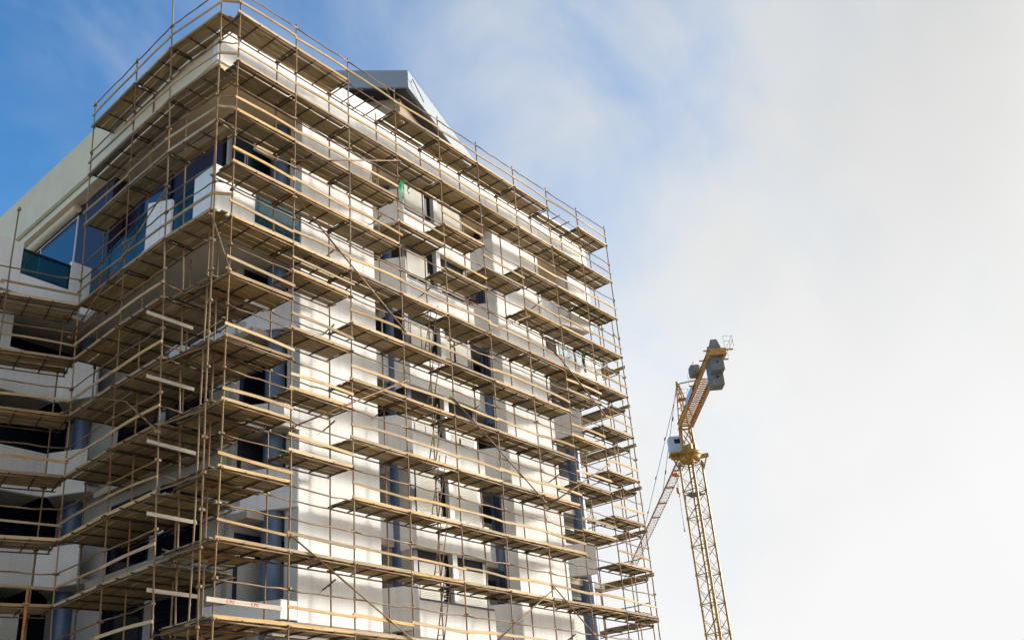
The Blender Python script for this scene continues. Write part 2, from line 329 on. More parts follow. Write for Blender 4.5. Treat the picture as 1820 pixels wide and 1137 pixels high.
# straight corner parapets on the alternate floors
for z0, z1 in ((13.3, 14.1), (7.5, 8.05)):
    bev(obj('balcony_parapet', MB().box(3.3, YF, z0, 3.918, YF+.14, z1), M['render'], B), .01)
    a = Vector((3.3, YF)); b_ = a+FD*2.3; n = Vector((0.848, 0.53))*.14
    bev(obj('balcony_parapet', MB().prism([tuple(a+n*.02), tuple(b_), tuple(b_+n), tuple(a+n)], z0-.01, z1-.01), M['render'], B), .01)
    slab([(3.34, YF+.16), (3.91, YF+.16), (3.91, 3.09), (2.4, 3.09)], z0+.03, z0+.2)
# lowest front beam with a stepped soffit
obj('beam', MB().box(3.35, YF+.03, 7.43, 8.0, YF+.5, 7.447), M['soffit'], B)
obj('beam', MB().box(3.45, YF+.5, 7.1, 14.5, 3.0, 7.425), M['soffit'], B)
# recess back walls: openings with dark heads, shutters and frames
def opening(x0, x1, z0, z1, shut=.75, head=.7, y=3.1):
    w = MB().box(x0, y-.05, z0, x0+.12, y-.002, z1).box(x1-.12, y-.05, z0, x1, y-.002, z1).box(x0, y-.051, z1-.08, x1, y-.003, z1+.04)
    o = obj('window', w, M['frame'], B)
    obj('pane', MB().box(x0+.121, y-.03, z0, x1-.121, y-.012, z1-.081), M['dark'] if x0 > 19 or shut > 0 else M['glass'], o)
    if shut > 0: obj('shutter', MB().box(x0+.125, y-.045, z0, x1-.125, y-.032, z1-head), M['shutter'], o)
FL = [22.95, 19.85, 16.75, 13.7, 10.7, 7.7]
for i, z in enumerate(FL):
    top = z+2.55 if i else z+2.1
    s = i % 2
    opening(2.95, 5.6, z+.1, top, .0 if i in (2, 3) else .8)
    opening(7.45, 9.05, z+.1, top, .0 if i in (1, 2, 3) else .8)
    opening(9.6, 12.8, z+.1, top, 0)
    opening(13.3, 16.6, z+.1, top, .8 if i not in (1, 2, 3) else 0)
    opening(19.3, 21.4, z+.1, top, .8)
    if i: slab([(2.76, 2.3), (9.0, 2.3), (9.0, 3.04), (2.76, 3.04)], z-.15, z+.08)
    if i: slab([(13.1, 2.3), (21.9, 2.3), (21.9, 3.04), (13.1, 3.04)], z-.15, z+.08)
# round columns
def column(x, y, z0, z1, r=.31):
    mb = MB(); n = 28
    v = [(x+r*math.cos(2*math.pi*k/n), y+r*math.sin(2*math.pi*k/n), z) for z in (z0, z1) for k in range(n)]
    mb.add(v, [(k, (k+1) % n, n+(k+1) % n, n+k) for k in range(n)], True)
    obj('column', mb, M['blue'], B)
for x, y in ((3.72, 2.32), (9.34, 2.32), (14.92, 2.32)): column(x, y, 0, 25.09)
column(20.55, 2.3, 0, 19.3)
# --- top corner balconies (left and right)
def cornerbox():
    pl = [(lx(YF)+.17, YF), (1.96, YF), (1.96, YF+.14), (lx(2.56)+.2+.14, YF+.14), (lx(2.56)+.15+.14, 2.56), (lx(2.56)+.15, 2.56)]
    bev(obj('balcony_parapet', MB().prism(pl, 19.48, 21.5), M['render'], B), .012)
    bev(obj('balcony_parapet', MB().box(1.961, YF+.01, 19.48, 3.918, YF+.15, 20.0), M['render'], B), .01)
    obj('glass_balustrade', MB().box(1.97, YF+.06, 20.0, 3.9, YF+.075, 21.25), M['bglass'], B)
    obj('balustrade_rail', MB().box(1.97, YF+.04, 21.25, 3.9, YF+.1, 21.31), M['frame'], B)
    # left side: glass, angled fin, long glass
    obj('balcony_parapet', MB().prism([(.53, 2.561), (.67, 2.561), (.79, 4.0), (.65, 4.0)], 19.48, 19.75), M['render'], B)
    obj('glass_balustrade', MB().prism([(.56, 2.57), (.575, 2.57), (.695, 3.99), (.68, 3.99)], 19.75, 21.35), M['bglass'], B)
    obj('balustrade_rail', MB().prism([(.545, 2.57), (.6, 2.57), (.715, 3.99), (.665, 3.99)], 21.35, 21.41), M['frame'], B)
    a = Vector((.62, 4.02)); b_ = Vector((.22, 4.8)); n = Vector((.85, .5))*.14
    bev(obj('balcony_parapet', MB().prism([tuple(a), tuple(b_), tuple(b_+n), tuple(a+n)], 19.48, 21.5), M['render'], B), .01)
    obj('balcony_parapet', MB().prism([(.3, 4.85), (.44, 4.85), (1.4, 9.8), (1.26, 9.8)], 19.48, 19.8), M['render'], B)
    gb = [(.33, 4.86), (.345, 4.86), (1.315, 9.8), (1.3, 9.8)]
    obj('glass_balustrade', MB().prism(gb, 19.8, 21.3), M['bglass'], B)
    obj('balustrade_rail', MB().prism([(.31, 4.86), (.36, 4.86), (1.33, 9.8), (1.28, 9.8)], 21.3, 21.36), M['frame'], B)
    for k in range(1, 5):
        f = k/5; obj('balustrade_post', MB().box(.345+f*.97-.02, 4.86+f*4.94-.02, 19.8, .345+f*.97+.02, 4.86+f*4.94+.02, 21.3), M['frame'], B)
    slab([(lx(YF)+.32, YF+.15), (3.9, YF+.15), (3.9, 3.09), (2.74, 3.12), (2.74, 22), (2.0, 22), (1.28, 9.8), (.32, 4.9), (.7, 4.0)], 19.3, 19.475)
    # glazed living room wall behind
    gw0 = MB().prism([(1.9, 3.3), (1.97, 3.3), (2.1, 9.1), (2.03, 9.1)], 19.5, 25.095)
    obj('wall', MB().prism([(1.99, 3.3), (2.1, 3.3), (2.2, 9.1), (2.1, 9.1)], 19.49, 25.09), M['purple'], B)
    o = obj('window', MB().prism([(1.935, 6.2), (1.99, 6.2), (2.07, 8.3), (2.0, 8.3)], 19.5, 24.4), M['frame'], B)
    obj('pane', MB().prism([(1.91, 6.3), (1.93, 6.3), (1.99, 8.1), (1.97, 8.1)], 19.6, 24.3), M['glassblue'], o)
    # front wall of the corner flat
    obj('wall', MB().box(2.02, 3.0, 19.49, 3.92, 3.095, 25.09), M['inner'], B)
    obj('wall', MB().box(2.3, YF+.5, 23.3, 3.3, YF+.62, 24.5), M['fascia'], B)
    o = obj('window', MB().box(2.9, 2.96, 19.5, 3.9, 2.995, 22.3), M['frame'], B)
    obj('pane', MB().box(2.95, 2.93, 19.6, 3.88, 2.955, 22.2), M['glass'], o)
    # second storey opening of the corner: glass panels hung below the cornice
    o = obj('window', MB().box(2.15, 2.9, 22.7, 3.8, 2.955, 24.6), M['frame'], B)
    obj('pane', MB().box(2.2, 2.87, 22.75, 3.75, 2.895, 24.55), M['glassblue'], o)
cornerbox()
for z0 in (19.75,):
    obj('balcony_parapet', MB().prism([(17.96, YF), (22.3, YF), (22.3, 3.6), (22.16, 3.6), (22.16, YF+.14), (17.96, YF+.14)], z0, z0+.62), M['render'], B)
    obj('balcony_parapet', MB().box(21.0, YF+.005, z0+.621, 22.3, YF+.14, z0+1.35), M['render'], B)
    obj('glass_balustrade', MB().box(19.0, YF+.06, z0+.62, 20.98, YF+.075, z0+1.3), M['bglass'], B)
    obj('balustrade_rail', MB().box(17.97, YF+.04, z0+1.3, 20.98, YF+.1, z0+1.36), M['frame'], B)
    slab([(17.96, YF+.15), (22.15, YF+.15), (22.15, 3.09), (17.96, 3.09)], z0+.01, z0+.2)
obj('balcony_parapet', MB().prism([(18.6, 2.3), (22.15, YF+.1), (22.15, YF+.24), (18.6, 2.44)], 22.55, 23.6), M['render'], B)
slab([(18.6, 2.45), (22.14, YF+.26), (22.14, 3.09), (18.6, 3.09)], 22.6, 22.75)
# --- left wing
WY = 11.0
wing = MB()
SPW = [(16.45, 18.06), (13.0, 14.52), (9.9, 11.2), (6.8, 8.1)]
for z0, z1 in SPW:
    bev(obj('balcony_parapet', MB().box(-9, WY, z0, 1.1, WY+.16, z1), M['render'], B), .012)
    a = Vector((1.1, WY-.004)); b_ = Vector((1.82, WY-1.34)); n = Vector((.88, .47))*.14
    bev(obj('balcony_parapet', MB().prism([tuple(a), tuple(b_), tuple(b_+n), tuple(a+n)], z0+.0, z1+.04), M['render'], B), .01)
    slab([(1.82+.14, WY-1.3), (2.74, WY-1.3), (2.74, WY+1.7), (1.24, WY+.06)], z0+.04, z0+.22)
    slab([(-9, WY+.17), (1.1, WY+.17), (1.1, WY+1.7), (-9, WY+1.7)], z0+.04, z0+.22)
obj('wall', MB().box(-9, WY+1.75, 0, 2.9, WY+2.1, 19.3), M['glass'], B)
pz = [18.06, 14.52, 11.2, 8.1]
for i, z in enumerate(pz):
    obj('pier', MB().box(-9, WY+.01, z, -.75-(.35 if i else 0), WY+.5, z+(1.45 if i == 0 else 1.9)), M['render'], B)
obj('shutter', MB().box(-.9, WY+.1, 8.11, .82, WY+.13, 9.4), M['shutter'], B)
column(2.35, WY+.2, 0, 19.3, .3)
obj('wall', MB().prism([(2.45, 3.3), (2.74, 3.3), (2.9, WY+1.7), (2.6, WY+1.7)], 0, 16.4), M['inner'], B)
for z in (3.9, 6.9, 9.95, 13.0, 16.45):
    if z > 16: continue
    for ya, yb_ in ((4.0, 6.3), (6.8, 9.1)):  # added windows: dark panes stand in for the shade on this wall
        xa = 2.45+(ya-3.3)*.016; xb = 2.45+(yb_-3.3)*.016
        o = obj('window', MB().prism([(xa-.05, ya), (xa-.002, ya), (xb-.002, yb_), (xb-.05, yb_)], z+.1, z+2.5), M['frame'], B)
        obj('pane', MB().prism([(xa-.08, ya+.08), (xa-.052, ya+.08), (xb-.052, yb_-.08), (xb-.08, yb_-.08)], z+.18, z+2.42), M['glass'], o)
    slab([(2.0, 3.4), (2.44, 3.4), (2.56, 9.6), (2.1, 9.6)], z-.2, z+.02)
# wing's top balcony
bev(obj('balcony_parapet', MB().box(-9, 9.85, 19.5, -1.31, 9.99, 21.45), M['render'], B), .012)
bev(obj('balcony_parapet', MB().box(-1.309, 9.853, 19.5, .5, 9.99, 20.28), M['render'], B), .01)
bev(obj('balcony_parapet', MB().box(.501, 9.85, 19.5, 1.3, 9.99, 21.46), M['render'], B), .012)
obj('glass_balustrade', MB().box(-1.3, 9.9, 20.3, .49, 9.915, 21.27), M['bglass'], B)
obj('balustrade_rail', MB().box(-1.305, 9.86, 21.2, .495, 9.95, 21.28).box(-1.305, 9.87, 20.281, .495, 9.94, 20.34).box(-1.305, 9.87, 20.34, -1.26, 9.94, 21.2).box(.44, 9.87, 20.34, .495, 9.94, 21.2), M['frame'], B)
slab([(-9, 10.0), (1.28, 10.0), (2.2, 15.5), (-9, 15.5)], 19.31, 19.49)
# big glazed wall on the left facade with its roller shutter box
P = Vector((1.40, 10.0)); dl = Vector((.09, 1)).normalized()
def lseg(s0, s1, t0=0, t1=.06):
    a = P+dl*s0; b_ = P+dl*s1; n = Vector((dl.y, -dl.x))
    return [tuple(a+n*t0), tuple(b_+n*t0), tuple(b_+n*t1), tuple(a+n*t1)]
o = obj('window', MB().prism(lseg(1.75, 6.6), 19.6, 24.72), M['frameL'], B)
obj('pane', MB().prism(lseg(1.85, 4.9, -.02, -.004), 19.7, 24.62), M['glassblue'], o)
obj('pane', MB().prism(lseg(5.05, 6.4, -.02, -.004), 19.7, 24.62), M['glass'], o)
mb = MB(); a = P+dl*1.6-Vector((.14, 0)); b_ = P+dl*6.8-Vector((.14, 0)); mb.tube([(a.x, a.y, 24.9), (b_.x, b_.y, 24.9)], .17, 16)
obj('shutter_box', mb, M['fascia'], B)
obj('wall', MB().prism(lseg(6.8, 12, 0, .5), 19.5, 25.098), M['render'], B)
obj('wall', MB().prism(lseg(-1.0, 1.7, .02, .5), 19.5, 25.098), M['purple'], B)
# palm reflected / seen through the balcony glass is a potted plant on the wing balcony
pp = thing('potted_palm', 'small potted palm standing behind the glass railing of the upper left balcony', 'plant', (.15, 10.6, 19.5))
mb = MB()
for k in range(16):
    an = k*2.4; ln = .55+.2*random.random(); pts = []
    for j in range(5):
        f = j/4; pts.append((math.cos(an)*ln*f, math.sin(an)*ln*f, 1.15+.45*f-.75*f*f))
    for j in range(4):
        a = Vector(pts[j]); b_ = Vector(pts[j+1]); sd = Vector((-math.sin(an), math.cos(an), 0))*.07*(1-.2*j)
        mb.add([a-sd, a+sd, b_+sd*.8, b_-sd*.8], [(0, 1, 2, 3)])
obj('fronds', mb, mat('palm_green', (.05, .09, .04), .6), pp); obj('trunk', MB().tube([(0, 0, .3), (.02, 0, 1.2)], [.06, .04]), M['slab'], pp)
obj('pot', MB().tube([(0, 0, 0), (0, 0, .36)], [.17, .24], 14), M['fascia'], pp)

# ------------------------------------------------------------------ rooftop canopy
PH = thing('rooftop_pavilion', 'grey metal roof canopy with dark soffit on beige walls above the parapet', 'roof structure')
c0 = Vector((11.65, 3.1)); dr = Vector((.952, .306)); dl2 = Vector((-.69, .724)); ddn = Vector((.2, .98))
far = [c0, c0+dr*11, c0+dr*11+ddn*8, c0+dl2*9+ddn*6, c0+dl2*9]
obj('roof_slab', MB().prism([tuple(p) for p in far], 32.02, 33.0), M['canopy'], PH)
inset = [c0+Vector((.02, .14)), c0+dr*10.9+Vector((-.1, .14)), c0+dr*10.8+ddn*7.8, c0+dl2*8.8+ddn*5.8, c0+dl2*8.8+Vector((.14, .06))]
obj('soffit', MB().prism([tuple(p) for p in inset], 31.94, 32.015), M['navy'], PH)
w0 = Vector((11.85, 3.85)); wl = [w0, w0+dr*7.5, w0+dr*7.5+ddn*5, w0+Vector((-.85, 1.3))+ddn*4, w0+Vector((-.85, 1.3))]
obj('wall', MB().prism([tuple(p) for p in wl], 26.4, 31.935), mat('beige_render', (.36, .29, .20), .9, (.30, .24, .17), .8), PH)
obj('antenna_rod', MB().tube([(11.9, 3.15, 32.45), (11.9, 3.05, 32.6), (12.9, 3.3, 32.0)], .02, 6), M['trans'], PH)

# ------------------------------------------------------------------ scaffold prototypes
LB = 2.45
def V(n, f): return [f(i) for i in range(n)]
def plank(i, ln=None, x0=None):
    a = (x0 if x0 is not None else random.uniform(-.02, .03)); b_ = a+(ln or random.uniform(2.36, 2.50)); h = .036; w = .215
    mb = MB(); n = 6; tw = random.uniform(-.012, .012); bw = random.uniform(-.012, .004)
    v = []
    for k in range(n+1):
        f = k/n; x = a+(b_-a)*f; z = bw*4*f*(1-f); s = tw*(f-.5)
        for y_, zz in ((0, 0), (w, 0), (w, h), (0, h)): v.append((x, y_, z+zz+(s if y_ else -s)))
    fs = [(3, 2, 1, 0), tuple(4*n+q for q in (0, 1, 2, 3))]
    for k in range(n):
        o = 4*k
        for q in range(4): fs.append((o+q, o+(q+1) % 4, o+4+(q+1) % 4, o+4+q))
    mb.add(v, fs); return fixn(mb.mesh('plank', M['plank']))
PL = V(6, plank); PLS = V(2, lambda i: plank(i, 1.62, .0))
TR = fixn(MB().tube([(0, -.06, 0), (0, 1.06, 0)], .026, 7).mesh('transom', M['trans']))
LG = [fixn(MB().tube([(0, 0, 0), (.8, 0, -.004), (1.6, 0, -.006), (LB, 0, 0)], .024, 7).mesh('ledger', M['tube']))]
def board(i, m, ln=2.5, h=.15, th=.034, droop=.012, nm='toe_board'):
    mb = MB(); n = 6; a = random.uniform(-.12, -.04); b_ = a+ln+random.uniform(0, .1); r1 = random.uniform(-droop, droop); r2 = random.uniform(-droop, droop); v = []
    for k in range(n+1):
        f = k/n; x = a+(b_-a)*f; z = r1*math.sin(math.pi*f)+r2*(f-.5)*2; yy = random.uniform(-.003, .003)
        for y_, zz in ((yy, 0), (yy+th, 0), (yy+th, h), (yy, h)): v.append((x, y_, z+zz))
    fs = [(3, 2, 1, 0), tuple(4*n+q for q in (0, 1, 2, 3))]
    for k in range(n):
        o = 4*k
        for q in range(4): fs.append((o+q, o+(q+1) % 4, o+4+(q+1) % 4, o+4+q))
    mb.add(v, fs); return fixn(mb.mesh(nm, m))
TO = V(5, lambda i: board(i, M['toe'], 2.42, random.choice((.085, .10)), .036, .010))
GB = V(6, lambda i: board(i, M['toe'], 2.52, random.choice((.07, .08, .092)), .036, .04, 'guard_board'))
RT = V(6, lambda i: fixn(MB().tube([(LB*k/6, random.uniform(-.01, .01), -.03*random.random()*math.sin(math.pi*k/6)+(random.uniform(-.025, .02) if 0 < k < 6 else 0)) for k in range(7)], .0235, 7).mesh('guard_rail', M['tube'])))
cp = MB().tube([(0, 0, -.05), (0, 0, -.03), (0, 0, .03), (0, 0, .05)], [.036, .058, .058, .036], 10)
cp.box(-.095, -.028, -.035, .095, .028, .035); CP = fixn(cp.mesh('coupler', M['pole']))
def child(me, p, loc=(0, 0, 0), rot=(0, 0, 0), sc=None, name=None):
    o = bpy.data.objects.new(name or me.name.split('.')[0], me); o.parent = p; o.location = loc; o.rotation_euler = rot
    if sc: o.scale = sc
    COL.objects.link(o); return o
def frame2(p0, p1):
    d = Vector((p1[0]-p0[0], p1[1]-p0[1])); return math.atan2(d.y, d.x), d.length
def platform(p0, p1, z, label, width=1.0, boards=4, toe=True, hatch=False, group='timber scaffold platforms', skip=()):
    rz, ln = frame2(p0, p1)
    R = thing('scaffold_platform', label, 'scaffold platform', (p0[0], p0[1], z), rz, group)
    sx = ln/LB
    R['kind_of_bay'] = 1; del R['kind_of_bay']
    pitch = (width-.05)/boards; gap = random.choice((1, 2, 3, 9))
    for k in range(boards):
        if k in skip: continue
        me = PLS[k % 2] if (hatch and k in (1, 2)) else random.choice(PL)
        child(me, R, ((0 if hatch else random.uniform(-.01, .03))*sx, .03+pitch*k+random.uniform(-.006, .008)+(.022 if k >= gap else -.012), .03+random.choice((0, 0, .004))), (0, 0, random.uniform(-.006, .006)), (sx, min(1, pitch/.232), 1))
    for x in (.07, .85+random.uniform(-.05, .05), 1.62+random.uniform(-.05, .05), LB-.07):
        child(TR, R, (x*sx, 0, random.uniform(-.006, 0)), (0, 0, random.uniform(-.02, .02)), (1, width, 1))
    child(LG[0], R, (0, 0.0, -.06), (0, 0, 0), (sx, 1, 1)); child(LG[0], R, (0, width, -.06), (0, 0, 0), (sx, 1, 1))
    if toe: child(random.choice(TO), R, (0, -.045, .0), (0, random.uniform(-.006, .006), 0), (sx, 1, 1))
    return R
def bare(p0, p1, z, label, width=1.0):
    rz, ln = frame2(p0, p1); R = thing('scaffold_platform', label, 'scaffold platform', (p0[0], p0[1], z), rz, 'timber scaffold platforms'); sx = ln/LB
    for x in (.07, .66, 1.23, 1.8, LB-.07): child(TR, R, (x*sx, 0, 0), (0, 0, 0), (1, width, 1))
    child(LG[0], R, (0, 0, -.06), (0, 0, 0), (sx, 1, 1)); child(LG[0], R, (0, width, -.06), (0, 0, 0), (sx, 1, 1)); return R
def gboard(p0, p1, z, label, off=-.062, sc=1.0, me=None):
    rz, ln = frame2(p0, p1); n = Vector((-math.sin(rz), math.cos(rz)))*off
    o = bpy.data.objects.new('guard_board', me or random.choice(GB)); COL.objects.link(o); o.location = (p0[0]+n.x, p0[1]+n.y, z); o.rotation_euler = (0, random.uniform(-.012, .012), rz); o.scale = (ln/LB*sc, 1, 1)
    return tag(o, label, 'guard board', 'timber guard boards on the scaffold')
def grail(p0, p1, z, label, off=-.04):
    rz, ln = frame2(p0, p1); n = Vector((-math.sin(rz), math.cos(rz)))*off
    o = bpy.data.objects.new('guard_rail', random.choice(RT)); COL.objects.link(o); o.location = (p0[0]+n.x, p0[1]+n.y, z); o.rotation_euler = (0, 0, rz); o.scale = (ln/LB, 1, 1)
    return tag(o, label, 'guard rail', 'steel guard rails on the scaffold')
def pole(p_bot, p_top, label, clamps=(), group='upright scaffold poles', r=.026):
    p_bot = Vector(p_bot); p_top = Vector(p_top); ln = (p_top-p_bot).length; k = max(3, int(ln/2)); pts = []
    for i in range(k+1):
        f = i/k; j = 0 if i in (0, k) else .018
        pts.append((p_top-p_bot)*f+Vector((random.uniform(-j, j), random.uniform(-j, j), 0)))
    o = obj('scaffold_pole', MB().tube(pts, r, 8), M['pole']); o.location = p_bot
    tag(o, label, 'scaffold pole', group)
    d = (p_top-p_bot)
    for z in clamps:
        f = (z-p_bot.z)/d.z
        if 0 < f < 1: child(CP, o, d*f, (0, 0, random.choice((0, 1.57, .78))))
    return o

XS = [0, 2.42, 4.88, 7.33, 9.82, 12.24, 14.74, 17.18, 19.59, 22.0]
ZL = [26.63, 24.63, 22.67, 20.70, 18.74, 16.80, 14.78, 12.83, 10.91, 8.97, 6.97, 5.0]
H = {k: (ZL[k]+ZL[k+1])/2 for k in range(11)}
LV = ['top', 'second', 'third', 'fourth', 'fifth', 'sixth', 'seventh', 'eighth', 'ninth', 'tenth', 'eleventh', 'twelfth']
CL = ZL+list(H.values())
# poles of the sunlit face
for k in range(10):
    top = 27.75 if k else 28.3
    pole((XS[k], 0, 0), (XS[k]+random.uniform(-.02, .02), 0, top), 'outer scaffold pole on the sunlit side, %s counting right from the corner' % ordn(k+1), CL)
    it = 26.75 if k not in (3,) else 27.1
    pole((XS[k]+.02, 1.02, 0), (XS[k]+.02, 1.02, it if k else 25.2), 'inner scaffold pole next to the sunlit wall, %s counting right from the corner' % ordn(k+1), ZL)
# which platforms exist in each bay: main lifts k, or ('h',k) for a half lift below k
A = list(range(0, 12))
bays = {
 1: [0,1,2,3,4,5,6,7,8,9,10,11],
 2: [0,1,2,3,4,('h',4),('h',5),('h',6),('h',7),9,10,11],
 3: [('b',0),1,2,3,4,5,6,7,8,9,10],
 4: [0,1,('h',2),4,5,6,7,8,9,10],
 5: [0,1,2,3,4,5,6,7,8,9,10],
 6: [0,1,('h',2),4,5,6,7,8,9,10],
 7: [0,1,2,3,4,5,6,7,8,9,10],
 8: [0,1,2,3,4,('h',4),('h',5),('h',6),('h',7),9,10],
 9: [0,1,2,3,4,5,6,7,8,9,10]}
STEN = None
for b_, lst in bays.items():
    p0 = (XS[b_-1], 0); p1 = (XS[b_], 0); done = set()
    for e in lst:
        if isinstance(e, tuple) and e[0] == 'b':
            bare(p0, p1, ZL[e[1]], 'bare steel transoms without planks in the %s bay from the corner at roof level' % ordn(b_)); z = ZL[0]; nm = 'top'; 
        else:
            if isinstance(e, tuple): z = H[e[1]]; nm = 'half step under the %s' % LV[e[1]]
            else: z = ZL[e]; nm = LV[e]; done.add(e)
            hatch = (b_ == 4 and not isinstance(e, tuple) and e >= 4)
            skip = (0, 1) if (b_ in (8,) and e == 0) else ()
            platform(p0, p1, z, 'plank platform, sunlit side, %s bay from the corner, %s lift' % (ordn(b_), nm), toe=not skip, hatch=hatch, skip=skip)
        if b_ == 1 and e == 10: continue
        if b_ == 1 and e == 0: gboard(p0, p1, z+.47, 'timber guard board, sunlit side, %s bay from the corner, %s lift' % (ordn(b_), nm), sc=.97); continue
        zz = z+.45
        if b_ == 1 and e in (6, 7, 8): zz = z+.30
        gboard(p0, p1, zz, 'timber guard board, sunlit side, %s bay from the corner, %s lift' % (ordn(b_), nm), sc=random.uniform(.98, 1.04))
    # tubes at the half heights and at main lifts without a platform
    for k in range(11):
        hz = (H[k-1] if k else 27.58)-.03
        if ('h', k-1) in lst: continue
        grail(p0, p1, hz, 'steel guard rail, sunlit side, %s bay from the corner, above the %s lift' % (ordn(b_), LV[k]))
    for k in range(1, 11):
        if k not in done and not (b_ == 3 and k == 0):
            grail(p0, p1, ZL[k]-.05, 'steel ledger without planks, sunlit side, %s bay from the corner, %s lift' % (ordn(b_), LV[k]), off=0.0)
            grail(p0, p1, ZL[k]-.05, 'steel ledger by the wall, sunlit side, %s bay from the corner, %s lift' % (ordn(b_), LV[k]), off=1.02)
# stencilled board at the bottom of the first bay
gb = gboard((-.27, 0), (2.15, 0), 7.35, 'pale guard board with red stencilled letters near the bottom of the first bay', me=fixn(MB().box(0, 0, 0, LB, .034, .125).mesh('guard_board', M['pale'])))
def letters(parent, x0, s):
    G = {'E': [(0,0,.16,1),(.16,0,.8,.15),(.16,.43,.65,.58),(.16,.85,.8,1)], 'M': [(0,0,.16,1),(.84,0,1,1),(.34,.45,.66,.8),(.16,.8,.84,.95)], 'C': [(0,0,.16,1),(.16,0,.8,.15),(.16,.85,.8,1)]}
    mb = MB(); x = x0; h = .085; w = .075
    for c in s:
        for a, c0_, d, e in G[c]: mb.box(x+a*w, -.004, .02+c0_*h, x+d*w, -.001, .02+e*h)
        x += w*1.35
    obj('stencil_lettering', mb, M['red'], parent)
letters(gb, .62, 'EMC'); letters(gb, 1.42, 'EMC')

# poles of the shaded left face (they lean slightly)
LP = {'B': ((-.47, .38), (.0078, -.0098)), 'C': ((-.55, 2.95), (.0227, -.0285)), 'D': ((-.3, 5.4), (.0149, -.0188)), 'E': ((.05, 8.6), (.0167, -.021))}
def lp(n, z):
    (x, y), (a, c) = LP[n]; return (x+a*(26.6-z), y+c*(26.6-z))
ZLL = [26.55, 24.35, 22.2, 18.95, 16.9, 14.87, 12.8, 10.75, 8.75, 6.75, 4.7]
for i, n in enumerate('BCDE'):
    a = lp(n, 0); t_ = 27.75 if n != 'C' else 29.2; c = lp(n, t_)
    pole((a[0], a[1], 0), (c[0], c[1], t_), 'outer scaffold pole on the shaded left side, %s counting back from the corner' % ordn(i+1), ZLL+[z+1 for z in ZLL])
    a2 = lp(n, 0); c2 = lp(n, 26.6)
    if n != 'B': pole((a2[0]+.78, a2[1]+.03, 0), (c2[0]+.78, c2[1]+.03, 26.5 if n != 'C' else 24), 'inner scaffold pole on the shaded left side, %s counting back from the corner' % ordn(i+1), ZLL)
pole((1.25, 3.5, 0), (1.2, 3.6, 19.2), 'scaffold pole standing inside the shaded corner under the overhanging balcony', ZLL)
pole((.62, 1.25, 0), (.55, 1.3, 19.2), 'scaffold pole just inside the corner below the white corner balcony', ZLL)
BY = {('D', 'E'): 'third', ('C', 'D'): 'second', ('B', 'C'): 'first'}
for (n1, n0), nm in BY.items():
    for j, z in enumerate(ZLL):
        if nm == 'first' and j >= 4: continue
        p0 = lp(n0, z); p1 = lp(n1, z); wd = .78 if j < 3 else (.95 if j == 3 else (2.5 if nm != 'third' else 2.1))
        # direction runs from the back pole to the front pole, so the boards lie on the building side
        platform(p0, p1, z, 'plank platform, shaded left side, %s bay from the corner, %s lift' % (nm, LV[j]), width=wd, boards=10 if wd > 1 else 4 if wd > .8 else 3)
        q0 = lp(n0, z+.5); q1 = lp(n1, z+.5)
        if not (nm == 'first' and j > 3): gboard(q0, q1, z+.5, 'timber guard board, shaded left side, %s bay from the corner, %s lift' % (nm, LV[j]))
        q0 = lp(n0, z+1); q1 = lp(n1, z+1)
        grail(q0, q1, z+.98, 'steel guard rail, shaded left side, %s bay from the corner, %s lift' % (nm, LV[j]))
    if True:
        grail(lp(n0, 20.5), lp(n1, 20.5), 20.6, 'steel ledger without planks on the shaded left side, %s bay from the corner' % nm, off=0)
# gap at the very corner between the two runs
for j, z in enumerate(ZLL[:4]):
    b0 = lp('B', z); gboard(b0, (0, 0), z+.5, 'short guard board closing the corner between both scaffold faces, %s lift' % LV[j], me=fixn(MB().box(-.1, 0, 0, LB+.2, .034, .095).mesh('guard_board', M['toe'])))
    grail(b0, (0, 0), z+.98, 'short guard rail closing the corner between both scaffold faces, %s lift' % LV[j])
# deeper planked infill inside the corner on the lower lifts
for j, z in enumerate(ZL[5:11]):
    platform((.15, 1.08), (2.2, 1.08), z-.03, 'wide plank infill behind the first bay inside the corner, %s lift' % LV[j+5], width=1.25, boards=5, toe=False)
    c = lp('C', z)
    platform((c[0]+.2, c[1]-.1), (c[0]+.2, c[1]-2.0), z+.1, 'plank infill between left run and corner poles under the balcony, %s lift' % LV[j+5], width=1.7, boards=7, toe=False)
for j, z in enumerate((16.06, 14.07, 12.14, 10.1, 8.05)):
    me = fixn(MB().box(0, 0, 0, LB, .034, .11).mesh('guard_board', M['pale']))
    x = -1.0+.17*j
    gboard((x, 2.5), (x+1.62, 2.5), z, 'pale sunlit board closing the front end of the left run, %s one down' % ordn(j+1), me=me)
    grail((x+.4, 2.52), (x+1.7, 2.52), z+1.2, 'short steel tube across the front end of the left run, %s one down' % ordn(j+1))
for j, z in enumerate(ZL[5:11]):
    cpos = lp('C', z); grail((cpos[0], cpos[1]), (0, 0), z-.05, 'steel ledger tying left run to corner pole, %s lift' % LV[j+5], off=0)

